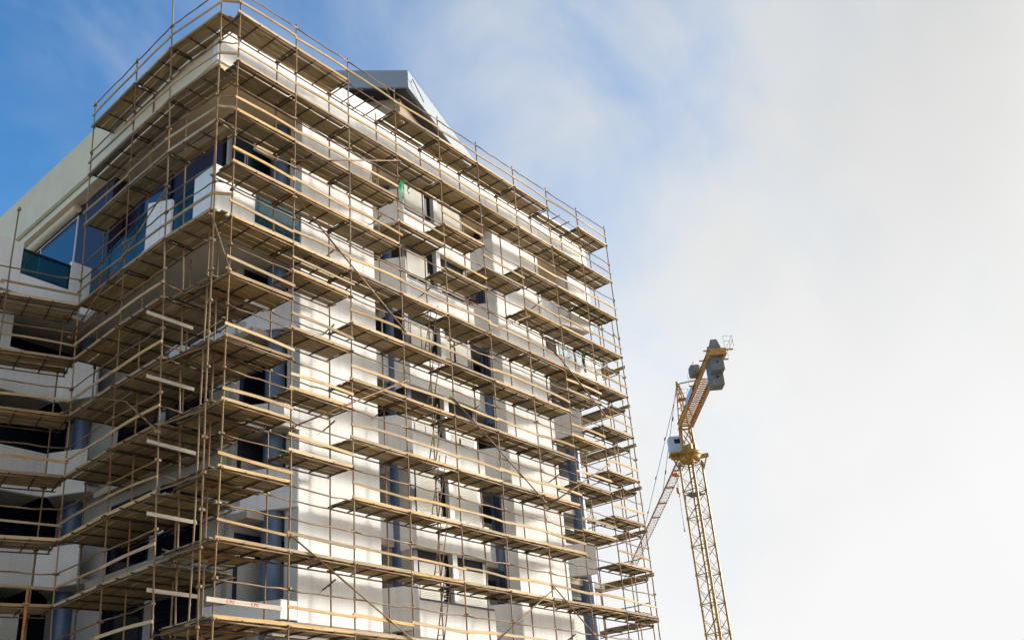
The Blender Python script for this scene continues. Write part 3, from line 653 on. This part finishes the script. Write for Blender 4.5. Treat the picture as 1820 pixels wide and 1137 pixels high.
# ---- third face: platforms in front of the left wing
EZ = lambda z: lp('E', z)
WD = Vector((-.945, .326))
for j, z in enumerate(ZLL):
    if j < 3: continue
    e = Vector(EZ(z))
    for q in range(2):
        a = e+WD*(2.45*(q+1)); b_ = e+WD*(2.45*q)
        s = 'nearest the inner corner' if q == 0 else 'at the left picture edge'
        platform(tuple(a), tuple(b_), z, 'plank platform before the left wing, %s lift, %s' % (LV[j], s), width=1.3, boards=5)
        if z < 18: gboard(tuple(a), tuple(b_), z+.5, 'timber guard board before the left wing, %s lift, %s' % (LV[j], s))
        elif True: gboard(tuple(a), tuple(b_), z+.4, 'timber guard board before the left wing, %s lift, %s' % (LV[j], s))
        grail(tuple(a), tuple(b_), z+1.0, 'steel guard rail before the left wing, %s lift, %s' % (LV[j], s))
for q in (1, 2):
    e = Vector(lp('E', 12))+WD*2.45*q
    pole((e.x, e.y, 0), (e.x, e.y, 22.3 if q == 1 else 20), 'outer scaffold pole in front of the left wing, %s from the inner corner' % ordn(q), ZLL)
e = Vector(lp('E', 12))+Vector((.3, 1.25)); pole((e.x-.3, e.y, 0), (e.x-.3, e.y, 19.2), 'inner scaffold pole by the left wing at the inner corner', ZLL)
op = pole((-.84, 7.5, 0), (-.9, 7.5, 9.05), 'bright orange rusty pole standing in front of the lower left platforms', (8.6,), r=.045)
op.data.materials[0] = mat('orange_rust', (0.50, 0.19, 0.04), .7, (.30, .10, .03), 4.0)

# ---- right end face
ex0, ex1 = 22.35, 23.35
for k, y in enumerate((1.05, 3.5, 5.95)):
    pole((ex1, y, 0), (ex1, y, 22.4 if k else 23.6), 'outer scaffold pole on the far right end, %s counting back' % ordn(k+1), ZL)
    pole((ex0, y, 0), (ex0, y, 22.4 if k else 24.4), 'inner scaffold pole on the far right end, %s counting back' % ordn(k+1), ZL)
for j in range(3, 11):
    z = ZL[j]-.02
    for q, (ya, yb) in enumerate(((1.05, 3.5), (3.5, 5.95))):
        if j == 3 and q: continue
        s = ('front', 'rear')[q]
        platform((ex1, ya), (ex1, yb), z, 'plank platform on the far right end, %s bay, %s lift' % (s, LV[j]), toe=(j % 2 == 0))
        if q == 0: gboard((ex1, ya-.25), (ex1, yb), z+.12, 'dark timber board on edge at the far right end, %s lift' % LV[j], me=fixn(board(0, M['plank'], 2.5, .16, .036)))
        grail((ex1, ya), (ex1, yb), z+1.0, 'steel guard rail on the far right end, %s bay, %s lift' % (s, LV[j]))
    grail((22.0, 1.02), (ex1, 1.05), z+.5, 'short tube tying right end run to the front run, %s lift' % LV[j])
ramp = platform((21.3, 1.4), (22.9, 2.6), 21.35, 'plank ramp sloping up at the far right end below the third lift', width=.7, boards=3, toe=False); ramp.rotation_euler[1] = .25

# ---- diagonal braces
def brace(pts, label, r=.026, nm='diagonal_brace', cat='brace', m='tube'):
    o = obj(nm, MB().tube([Vector(p)-Vector(pts[0]) for p in pts], r, 8), M[m]); o.location = pts[0]
    child(CP, o, (0, .03, 0)); child(CP, o, Vector(pts[-1])-Vector(pts[0])+Vector((0, .03, 0)))
    return tag(o, label, cat, 'long tubes bracing the scaffold')
yb = -.09
brace([(2.40, yb, 20.48), (6.87+.5, yb, 17.3)], 'long brace falling right from second pole to fourth pole, upper sunlit face')
brace([(14.71, yb, 20.28), (19.82, yb, 17.29)], 'long brace falling right from seventh pole to ninth pole, upper right')
brace([(9.66, yb, 15.44), (14.7, yb, 12.58)], 'long brace falling right from fifth pole to seventh pole, middle of sunlit face')
brace([(2.41, yb, 9.41), (7.4, yb, 6.86)], 'long brace falling right from second pole, bottom of sunlit face')
brace([(14.69, yb, 9.46), (19.6, yb, 6.2)], 'long brace falling right from seventh pole, bottom right of sunlit face')
brace([(2.41, yb-.05, 12.6), (7.3, yb-.05, 15.42)], 'thin orange brace rising right from second pole to fourth pole, middle')
brace([(9.83, yb-.05, 17.48), (14.72, yb-.05, 20.33)], 'thin orange brace rising right from fifth pole to seventh pole')
brace([(14.67, yb-.05, 12.36), (19.5, yb-.05, 15.02)], 'thin orange brace rising right from seventh pole to ninth pole')
brace([(14.71, yb-.05, 9.36), (9.9, yb-.05, 6.5)], 'thin brace rising right to seventh pole near the bottom edge')
brace([(2.26, yb-.05, 21.81), (7.34, yb-.05, 24.32)], 'thin orange brace that looks level below the top lifts at left', .024)
brace([(-.68, 2.36, 20.64), (-.35, 5.3, 19.15), (-.06, 8.29, 17.66)], 'long brace on the shaded left side crossing the corner balcony')
brace([(-.06, 8.2, 14.9), (-.25, 6.1, 14.75), (-.45, 4.0, 13.9), (-.72, 1.87, 12.29)], 'bent steel tube lying across the shaded left side')
brace([(-.48, .3, 18.75), (-.06, -.1, 16.9)], 'short brace under the corner of the balcony lift')
brace([(7.28, -.45, 25.9), (7.4, .5, 28.1)], 'short tube crossing the pole top in front of the pavilion', .022)
for i, (x, z) in enumerate(((4.95, 19.85), (4.95, 17.0), (4.95, 13.6), (4.95, 8.6), (7.35, 22.3), (7.35, 14.7), (9.9, 20.2), (12.3, 16.0), (14.8, 19.0), (17.2, 14.3), (17.2, 8.0), (17.2, 22.2))):
    o = obj('wall_tie', MB().tube([(0, -.15, .1), (-.05, .35, -.12)], .024, 7).tube([(-.1, .05, -.08), (.1, .0, .12)], .02, 6).tube([(-.03, .3, -.1), (-.3, .36, -.3)], .006, 5), M['trans']); o.location = (x, 1.0, z)
    tag(o, 'short wall tie on the inner pole at the sunlit wall, number %s of twelve' % ordn(i+1) if False else 'short clamped wall tie on inner pole %s at about %d metres up' % (ordn(round(x/2.45)+1), z), 'wall tie', 'wall ties on the inner poles')

# ---- ladders
def ladder(a, b_, label):
    a = Vector(a); b_ = Vector(b_); o = thing('ladder', label, 'ladder', a, 0, 'ladders between the lifts'); d = b_-a
    off = Vector((.33, 0, .06)); st = 7
    for s in (0, 1): obj('rail', MB().tube([off*s, d+off*s], .02, 7), M['tube'], o)
    for k in range(1, st+1):
        f = k/(st+1); obj('rung', MB().tube([d*f, d*f+off], .013, 6), M['tube'], o)
for i, (zt, zb) in enumerate(((18.95, 16.9), (17.0, 14.9), (15.0, 12.9), (13.1, 11.0), (11.2, 9.05), (9.2, 7.05))):
    ladder((8.95, .55, zb), (9.45, .45, zt+.3), 'narrow steel ladder in the fourth bay, %s from the top' % ordn(i+1))
ladder((6.6, .9, 22.9), (7.3, .9, 25.4), 'thin ladder frame leaning in the third bay just below the roof parapet')
# ---- small things
def rag(name, loc, m, label, s=1.0):
    mb = MB(); n = 7; v = []
    for i in range(n):
        for j in range(3): v.append((.08*(j-1)*s+.05*math.sin(i*1.3), .03*math.sin(i+j*2), -.13*i*s+.02*math.cos(j*3+i)))
    mb.add(v, [(i*3+j, i*3+j+1, (i+1)*3+j+1, (i+1)*3+j) for i in range(n-1) for j in range(2)])
    o = obj(name, mb, m); o.location = loc; return tag(o, label, 'cloth')
rag('green_netting', (7.42, -.12, 23.5), M['green'], 'scrap of green netting hanging from the fourth pole')
rag('green_netting', (8.9, .9, 24.4), M['green'], 'tuft of green netting stuck by the upper white shutter', .4)
rag('hanging_cloth', (20.6, 1.2, 21.0), M['teal'], 'dark teal cloth hanging over the glass balustrade at upper right', 1.3)
o = obj('scaffold_tube', MB().tube([(-.35, 0, -.7), (.35, 0, .6)], .03, 7).tube([(.2, .1, -.8), (-.1, .1, .75)], .03, 7), mat('dull_red', (.3, .06, .05), .7)); o.location = (22.6, 3.4, 25.3-1.3)
tag(o, 'crossed red tubes tied to a pole at the upper right end', 'tube bundle')

# ------------------------------------------------------------------ low building behind the right end
nb = thing('distant_block', 'pale cream building fragment seen low through the scaffold at the right', 'building', (60, 40, 0))
obj('wall', MB().box(0, 0, 0, 10, 8, 24.5), M['fascia'], nb); obj('roof', MB().box(-.5, -.5, 24.5, 10.5, 8.5, 25), M['slab'], nb)

# ------------------------------------------------------------------ tower crane
CX = Vector((78.976, 26.216, 0)); TZ = 35.72
jv = Vector((.7825, .6227, 0)); jn = Vector((-.6227, .7825, 0)); UP = Vector((0, 0, 1))
CR = thing('tower_crane', 'yellow lattice tower crane with grey concrete counterweights standing right of the building', 'crane', CX)
e1 = Vector((-.141, -.99, 0)); e2 = Vector((.99, -.141, 0)); sw = .83
cs = [e1*a*sw+e2*b_*sw for a, b_ in ((-1, -1), (1, -1), (1, 1), (-1, 1))]
mb = MB(); br = MB(); nsec = 12; hsec = (TZ-1.2)/nsec
for c in cs: mb.bar(c, c+UP*(TZ-.9), .19, .19, (1, 0, 0))
for s in range(nsec):
    z0 = hsec*s; z1 = z0+hsec
    for i in range(4):
        a = cs[i]; c = cs[(i+1) % 4]
        br.bar(a+UP*z1, c+UP*z1, .08); mid = (z0+z1)/2
        br.bar(a+UP*z0, c+UP*mid, .055); br.bar(c+UP*mid, a+UP*z1, .055)
        br.bar(c+UP*z0, a+UP*mid, .04)
    for i in range(4): mb.box(cs[i].x-.13, cs[i].y-.13, z1-.14, cs[i].x+.13, cs[i].y+.13, z1+.14)
obj('mast', mb, M['yellow'], CR); obj('mast_bracing', br, M['ylat'], CR)
ld = MB()
for s in (-.18, .18): ld.bar(e2*.35+e1*s, e2*.35+e1*s+UP*(TZ-1), .05)
for k in range(int(TZ/.4)): ld.bar(e2*.35-e1*.18+UP*k*.4, e2*.35+e1*.18+UP*k*.4, .025)
obj('ladder', ld, M['trans'], CR)
for z in (12.9, 31.2): obj('landing', MB().box(-.8, -.75, z, .75, .8, z+.06).box(-1.15, -.2, z+.02, -.75, .3, z+.1), M['cwt'], CR)
# turntable
tt = MB()
tt.tube([UP*(TZ-1.0), UP*(TZ-.4)], [.95, 1.25], 18).tube([UP*(TZ-.4), UP*(TZ+.05)], 1.2, 20)
for k in range(4):
    d = cs[k].normalized(); tt.bar(UP*(TZ-.55)+d*.4, UP*(TZ-.35)+d*1.95, .32, .4); tt.bar(cs[k]+UP*(TZ-2.0), UP*(TZ-.6)+d*1.7, .14)
obj('turntable', tt, M['yellow'], CR)
# slewing tower section
st = MB(); b2 = [jv*a*.62+jn*c*.62 for a, c in ((-1, -1), (1, -1), (1, 1), (-1, 1))]; t2 = [p*.85 for p in b2]
for a, c in zip(b2, t2): st.bar(a+UP*TZ, c+UP*(TZ+2.9), .17, .17, (1, 0, 0))
st.box(-.75, -.75, TZ+.05, .75, .75, TZ+.75)
for i in range(4):
    a = b2[i]; c = t2[(i+1) % 4]; st.bar(a+UP*(TZ+.7), c+UP*(TZ+2.8), .09); st.bar(b2[(i+1) % 4]+UP*(TZ+.7), t2[i]+UP*(TZ+2.8), .09)
    st.bar(t2[i]+UP*(TZ+2.85), t2[(i+1) % 4]+UP*(TZ+2.85), .15)
obj('slewing_tower', st, M['yarm'], CR)
# cab
cbm = bev(obj('cab', MB().prism([(-.62, -.75), (.62, -.75), (.62, .75), (-.62, .75)], -.95, .95), M['cab'], CR), .12)
pos = jn*1.25+jv*.25+UP*(TZ+.95); cbm.location = pos; cbm.rotation_euler = (0, 0, math.atan2(jv.y, jv.x))
obj('cab_window', MB().box(-.64, -.4, .1, -.628, .2, .6).box(-.35, -.765, -.05, .4, -.753, .7).box(.628, -.5, -.1, .64, .4, .7), M['glass'], cbm)
obj('door', MB().box(-.5, -.77, -.85, -.38, -.752, .8), M['yellow'], cbm)
obj('cab_platform', MB().bar(jn*.4+UP*(TZ-.08), jn*2.1+UP*(TZ-.08), 1.7, .14), M['yellow'], CR)
# jib: a long triangular truss pointing away
jib = MB(); jb = MB(); JL = 62; z0 = TZ+.6; hw = .48; hh = 1.0; n = 50
A0 = jv*1.2
cor = (jn*hw+UP*z0, -jn*hw+UP*z0, UP*(z0+hh))
for c in cor: jib.bar(A0+c, A0+jv*JL+c, .065)
for k in range(n):
    s = A0+jv*(JL*k/n); e = A0+jv*(JL*(k+1)/n); md = (s+e)/2
    jb.bar(s+cor[0], e+cor[1], .028); jb.bar(e+cor[1], e+cor[0], .028)
    for c in cor[:2]: jb.bar(s+c, md+cor[2], .028); jb.bar(md+cor[2], e+c, .028)
obj('jib', jib, M['rustlat'], CR); obj('jib_bracing', jb, M['rustlat'], CR)
pf = MB()
for k in (6.5, 13, 19.5, 26): pf.bar(A0+jv*k-jn*.55+UP*z0, A0+jv*k+jn*.55+UP*z0, .16)
pf.box(-.1, -.1, 0, .1, .1, .1) if False else None
obj('jib_joint', pf, M['yellow'], CR)
rt = MB(); rt.bar(jv*.4+UP*(TZ+.35), jv*1.7+UP*(TZ+.5), 1.1, .35); rt.bar(jv*1.4+jn*.9+UP*(TZ+.5), jv*1.4-jn*.6+UP*(TZ+.5), .3, .3)
obj('jib_root', rt, M['trans'], CR)
# counter jib
CZ = TZ+3.0; cj = MB(); CLN = 19.3
for s in (-1, 1):
    for hz in (-.28, .28): cj.bar(jn*s*.68+UP*(CZ+hz), -jv*CLN+jn*s*.68+UP*(CZ+hz), .26, .06)
    cj.bar(jn*s*.68+UP*CZ, -jv*CLN+jn*s*.68+UP*CZ, .05, .5)
cj.bar(-jv*CLN+jn*.8+UP*CZ, -jv*CLN-jn*.8+UP*CZ, .12, .62)
obj('counter_jib', cj, M['yarm'], CR)
cb2 = MB()
for k in range(22):
    s = -jv*(.6+.58*k); e = -jv*(.6+.58*(k+1)); cb2.bar(s+jn*.6+UP*CZ, e-jn*.6+UP*CZ, .05); cb2.bar(s-jn*.6+UP*CZ, s+jn*.6+UP*CZ, .06)
    if k % 2: cb2.bar(e+jn*.6+UP*(CZ-.1), s-jn*.6+UP*(CZ-.1), .04)
obj('counter_jib_bracing', cb2, M['yarm'], CR)
rl = MB()
def railing(p, q, h=1.05, sideways=None):
    p = Vector(p); q = Vector(q); ln = (q-p).length; k = max(1, round(ln/1.1))
    for f in (h, h*.55): rl.tube([p+UP*f, q+UP*f], .016, 5)
    for i in range(k+1): x = p+(q-p)*(i/k); rl.tube([x, x+UP*h], .016, 5)
for s in (-1, 1):
    
    if s > 0: railing(-jv*11.5+jn*s*1.35+UP*CZ, -jv*15+jn*s*1.35+UP*CZ)
    else: railing(-jv*17.8+jn*s*1.3+UP*CZ, -jv*(CLN+.9)+jn*s*1.3+UP*CZ)
    for L_ in (11.5, 15, 17.5, CLN+.4): rl.bar(-jv*L_+jn*s*.7+UP*(CZ-.05), -jv*L_+jn*s*1.35+UP*(CZ-.05), .1)
railing(-jv*(CLN+.9)-jn*1.3+UP*CZ, -jv*(CLN+.9)-jn*.5+UP*CZ)
obj('railing', rl, M['ylat'], CR)
for k in range(5):
    L_ = CLN-.6-k*.5; mbx = MB(); w_ = .58
    prof = [(-w_, -2.0), (w_, -2.0), (w_, .55), (.28, 1.5 if k in (0, 3) else .7), (-.28, 1.5 if k in (0, 3) else .7), (-w_, .55)]
    lo_ = -2.55 if k > 1 else -1.5
    prof[0] = (-w_, lo_); prof[1] = (w_, lo_)
    v = []
    for t_ in (0, .42):
        for a, z in prof: v.append(-jv*(L_-t_)+jn*a+UP*(CZ+z))
    mbx.add(v, [tuple(range(6)), tuple(range(6, 12))[::-1]]+[(i, (i+1) % 6, 6+(i+1) % 6, 6+i) for i in range(6)])
    bev(obj('counterweight', mbx, M['cwt'], CR), .03)
    hp = -jv*(L_+.01)+UP*(CZ+lo_+.75); obj('lifting_hole', MB().tube([hp, hp-jv*.012], .11, 10), M['dark'], CR)
wn = bev(obj('winch_housing', MB().box(-.55, -.5, -.55, .55, .5, .55), M['cwt'], CR), .15); wn.location = -jv*13.4+jn*1.0+UP*(CZ+.65); wn.rotation_euler = (0, 0, math.atan2(jv.y, jv.x))
obj('side_board', MB().bar(-jv*6.5+jn*.9+UP*(CZ+.1), -jv*10.5+jn*.9+UP*(CZ+.1), .03, .6), M['cab'], CR)
# tower peak (A-frame)
AP = jv*.3+UP*(TZ+8.0); pk = MB()
for s in (-1, 1):
    pk.bar(t2[1 if s < 0 else 2]+UP*(TZ+2.9), AP+jn*s*.12, .13); pk.bar(-jv*2.2+jn*s*.5+UP*(CZ+.2), AP+jn*s*.1, .1)
for k in range(1, 6):
    f = k/6.5
    a = (t2[1]+UP*(TZ+2.9)).lerp(AP, f); c = (t2[2]+UP*(TZ+2.9)).lerp(AP, f); pk.bar(a, c, .06)
    f2 = (k+1)/6.5; c2 = (t2[2]+UP*(TZ+2.9)).lerp(AP, f2); pk.bar(a, c2, .045)
    d = (-jv*2.2+UP*(CZ+.2)).lerp(AP, f); pk.bar((a+c)/2, d, .05)
pk.bar(AP-UP*.35, AP+UP*.25, .3); pk.bar(-jv*.9+jn*.5+UP*(TZ+5.7), -jv*.9-jn*.7+UP*(TZ+5.7), .9, .08)
obj('tower_peak', pk, M['yarm'], CR)
rl = MB(); railing(-jv*1.3-jn*.7+UP*(TZ+5.7), -jv*1.3+jn*.5+UP*(TZ+5.7)); railing(-jv*.4-jn*.7+UP*(TZ+5.7), -jv*1.3-jn*.7+UP*(TZ+5.7)); obj('railing', rl, M['ylat'], CR)
pd = MB()
for k, L_ in enumerate((18, 40)): 
    e = A0+jv*L_+UP*(z0+hh); pd.tube([AP+jn*(.1-.2*k), e], .035, 6)
    for f in (.3, .55, .8): p = AP.lerp(e, f); pd.tube([p-(e-AP).normalized()*.3, p+(e-AP).normalized()*.3], .09, 6)
pd.tube([AP, -jv*12+UP*(CZ+.4)], .07, 6)
obj('pendant_line', pd, M['cable'], CR)
# hook block hanging from the root of the jib
HP = A0+jv*7.8+UP*(z0-.1); hk = MB(); hb = HP-UP*1.6
obj('hoist_rope', MB().tube([HP+jn*.08, hb+jn*.05], .02, 5).tube([HP-jn*.08, hb-jn*.05], .02, 5), M['cable'], CR)
hk.box(hb.x-.22, hb.y-.16, hb.z-.55, hb.x+.22, hb.y+.16, hb.z+.1); hk.tube([hb-UP*.5, hb-UP*1.0], [.1, .05], 8)
hk.tube([hb-UP*.95, hb-UP*1.15+jv*.12, hb-UP*1.3, hb-UP*1.25-jv*.14], .05, 7)
bev(obj('hook_block', hk, M['orange'], CR), .04)
obj('sling', MB().tube([hb-UP*1.25, hb-UP*4.6+jv*.1], .04, 6).tube([hb-UP*4.5, hb-UP*4.9+jv*.1], .09, 6), M['cab'], CR)
obj('trolley', MB().box(HP.x-.5, HP.y-.4, HP.z-.1, HP.x+.5, HP.y+.4, HP.z+.12), M['orange'], CR)
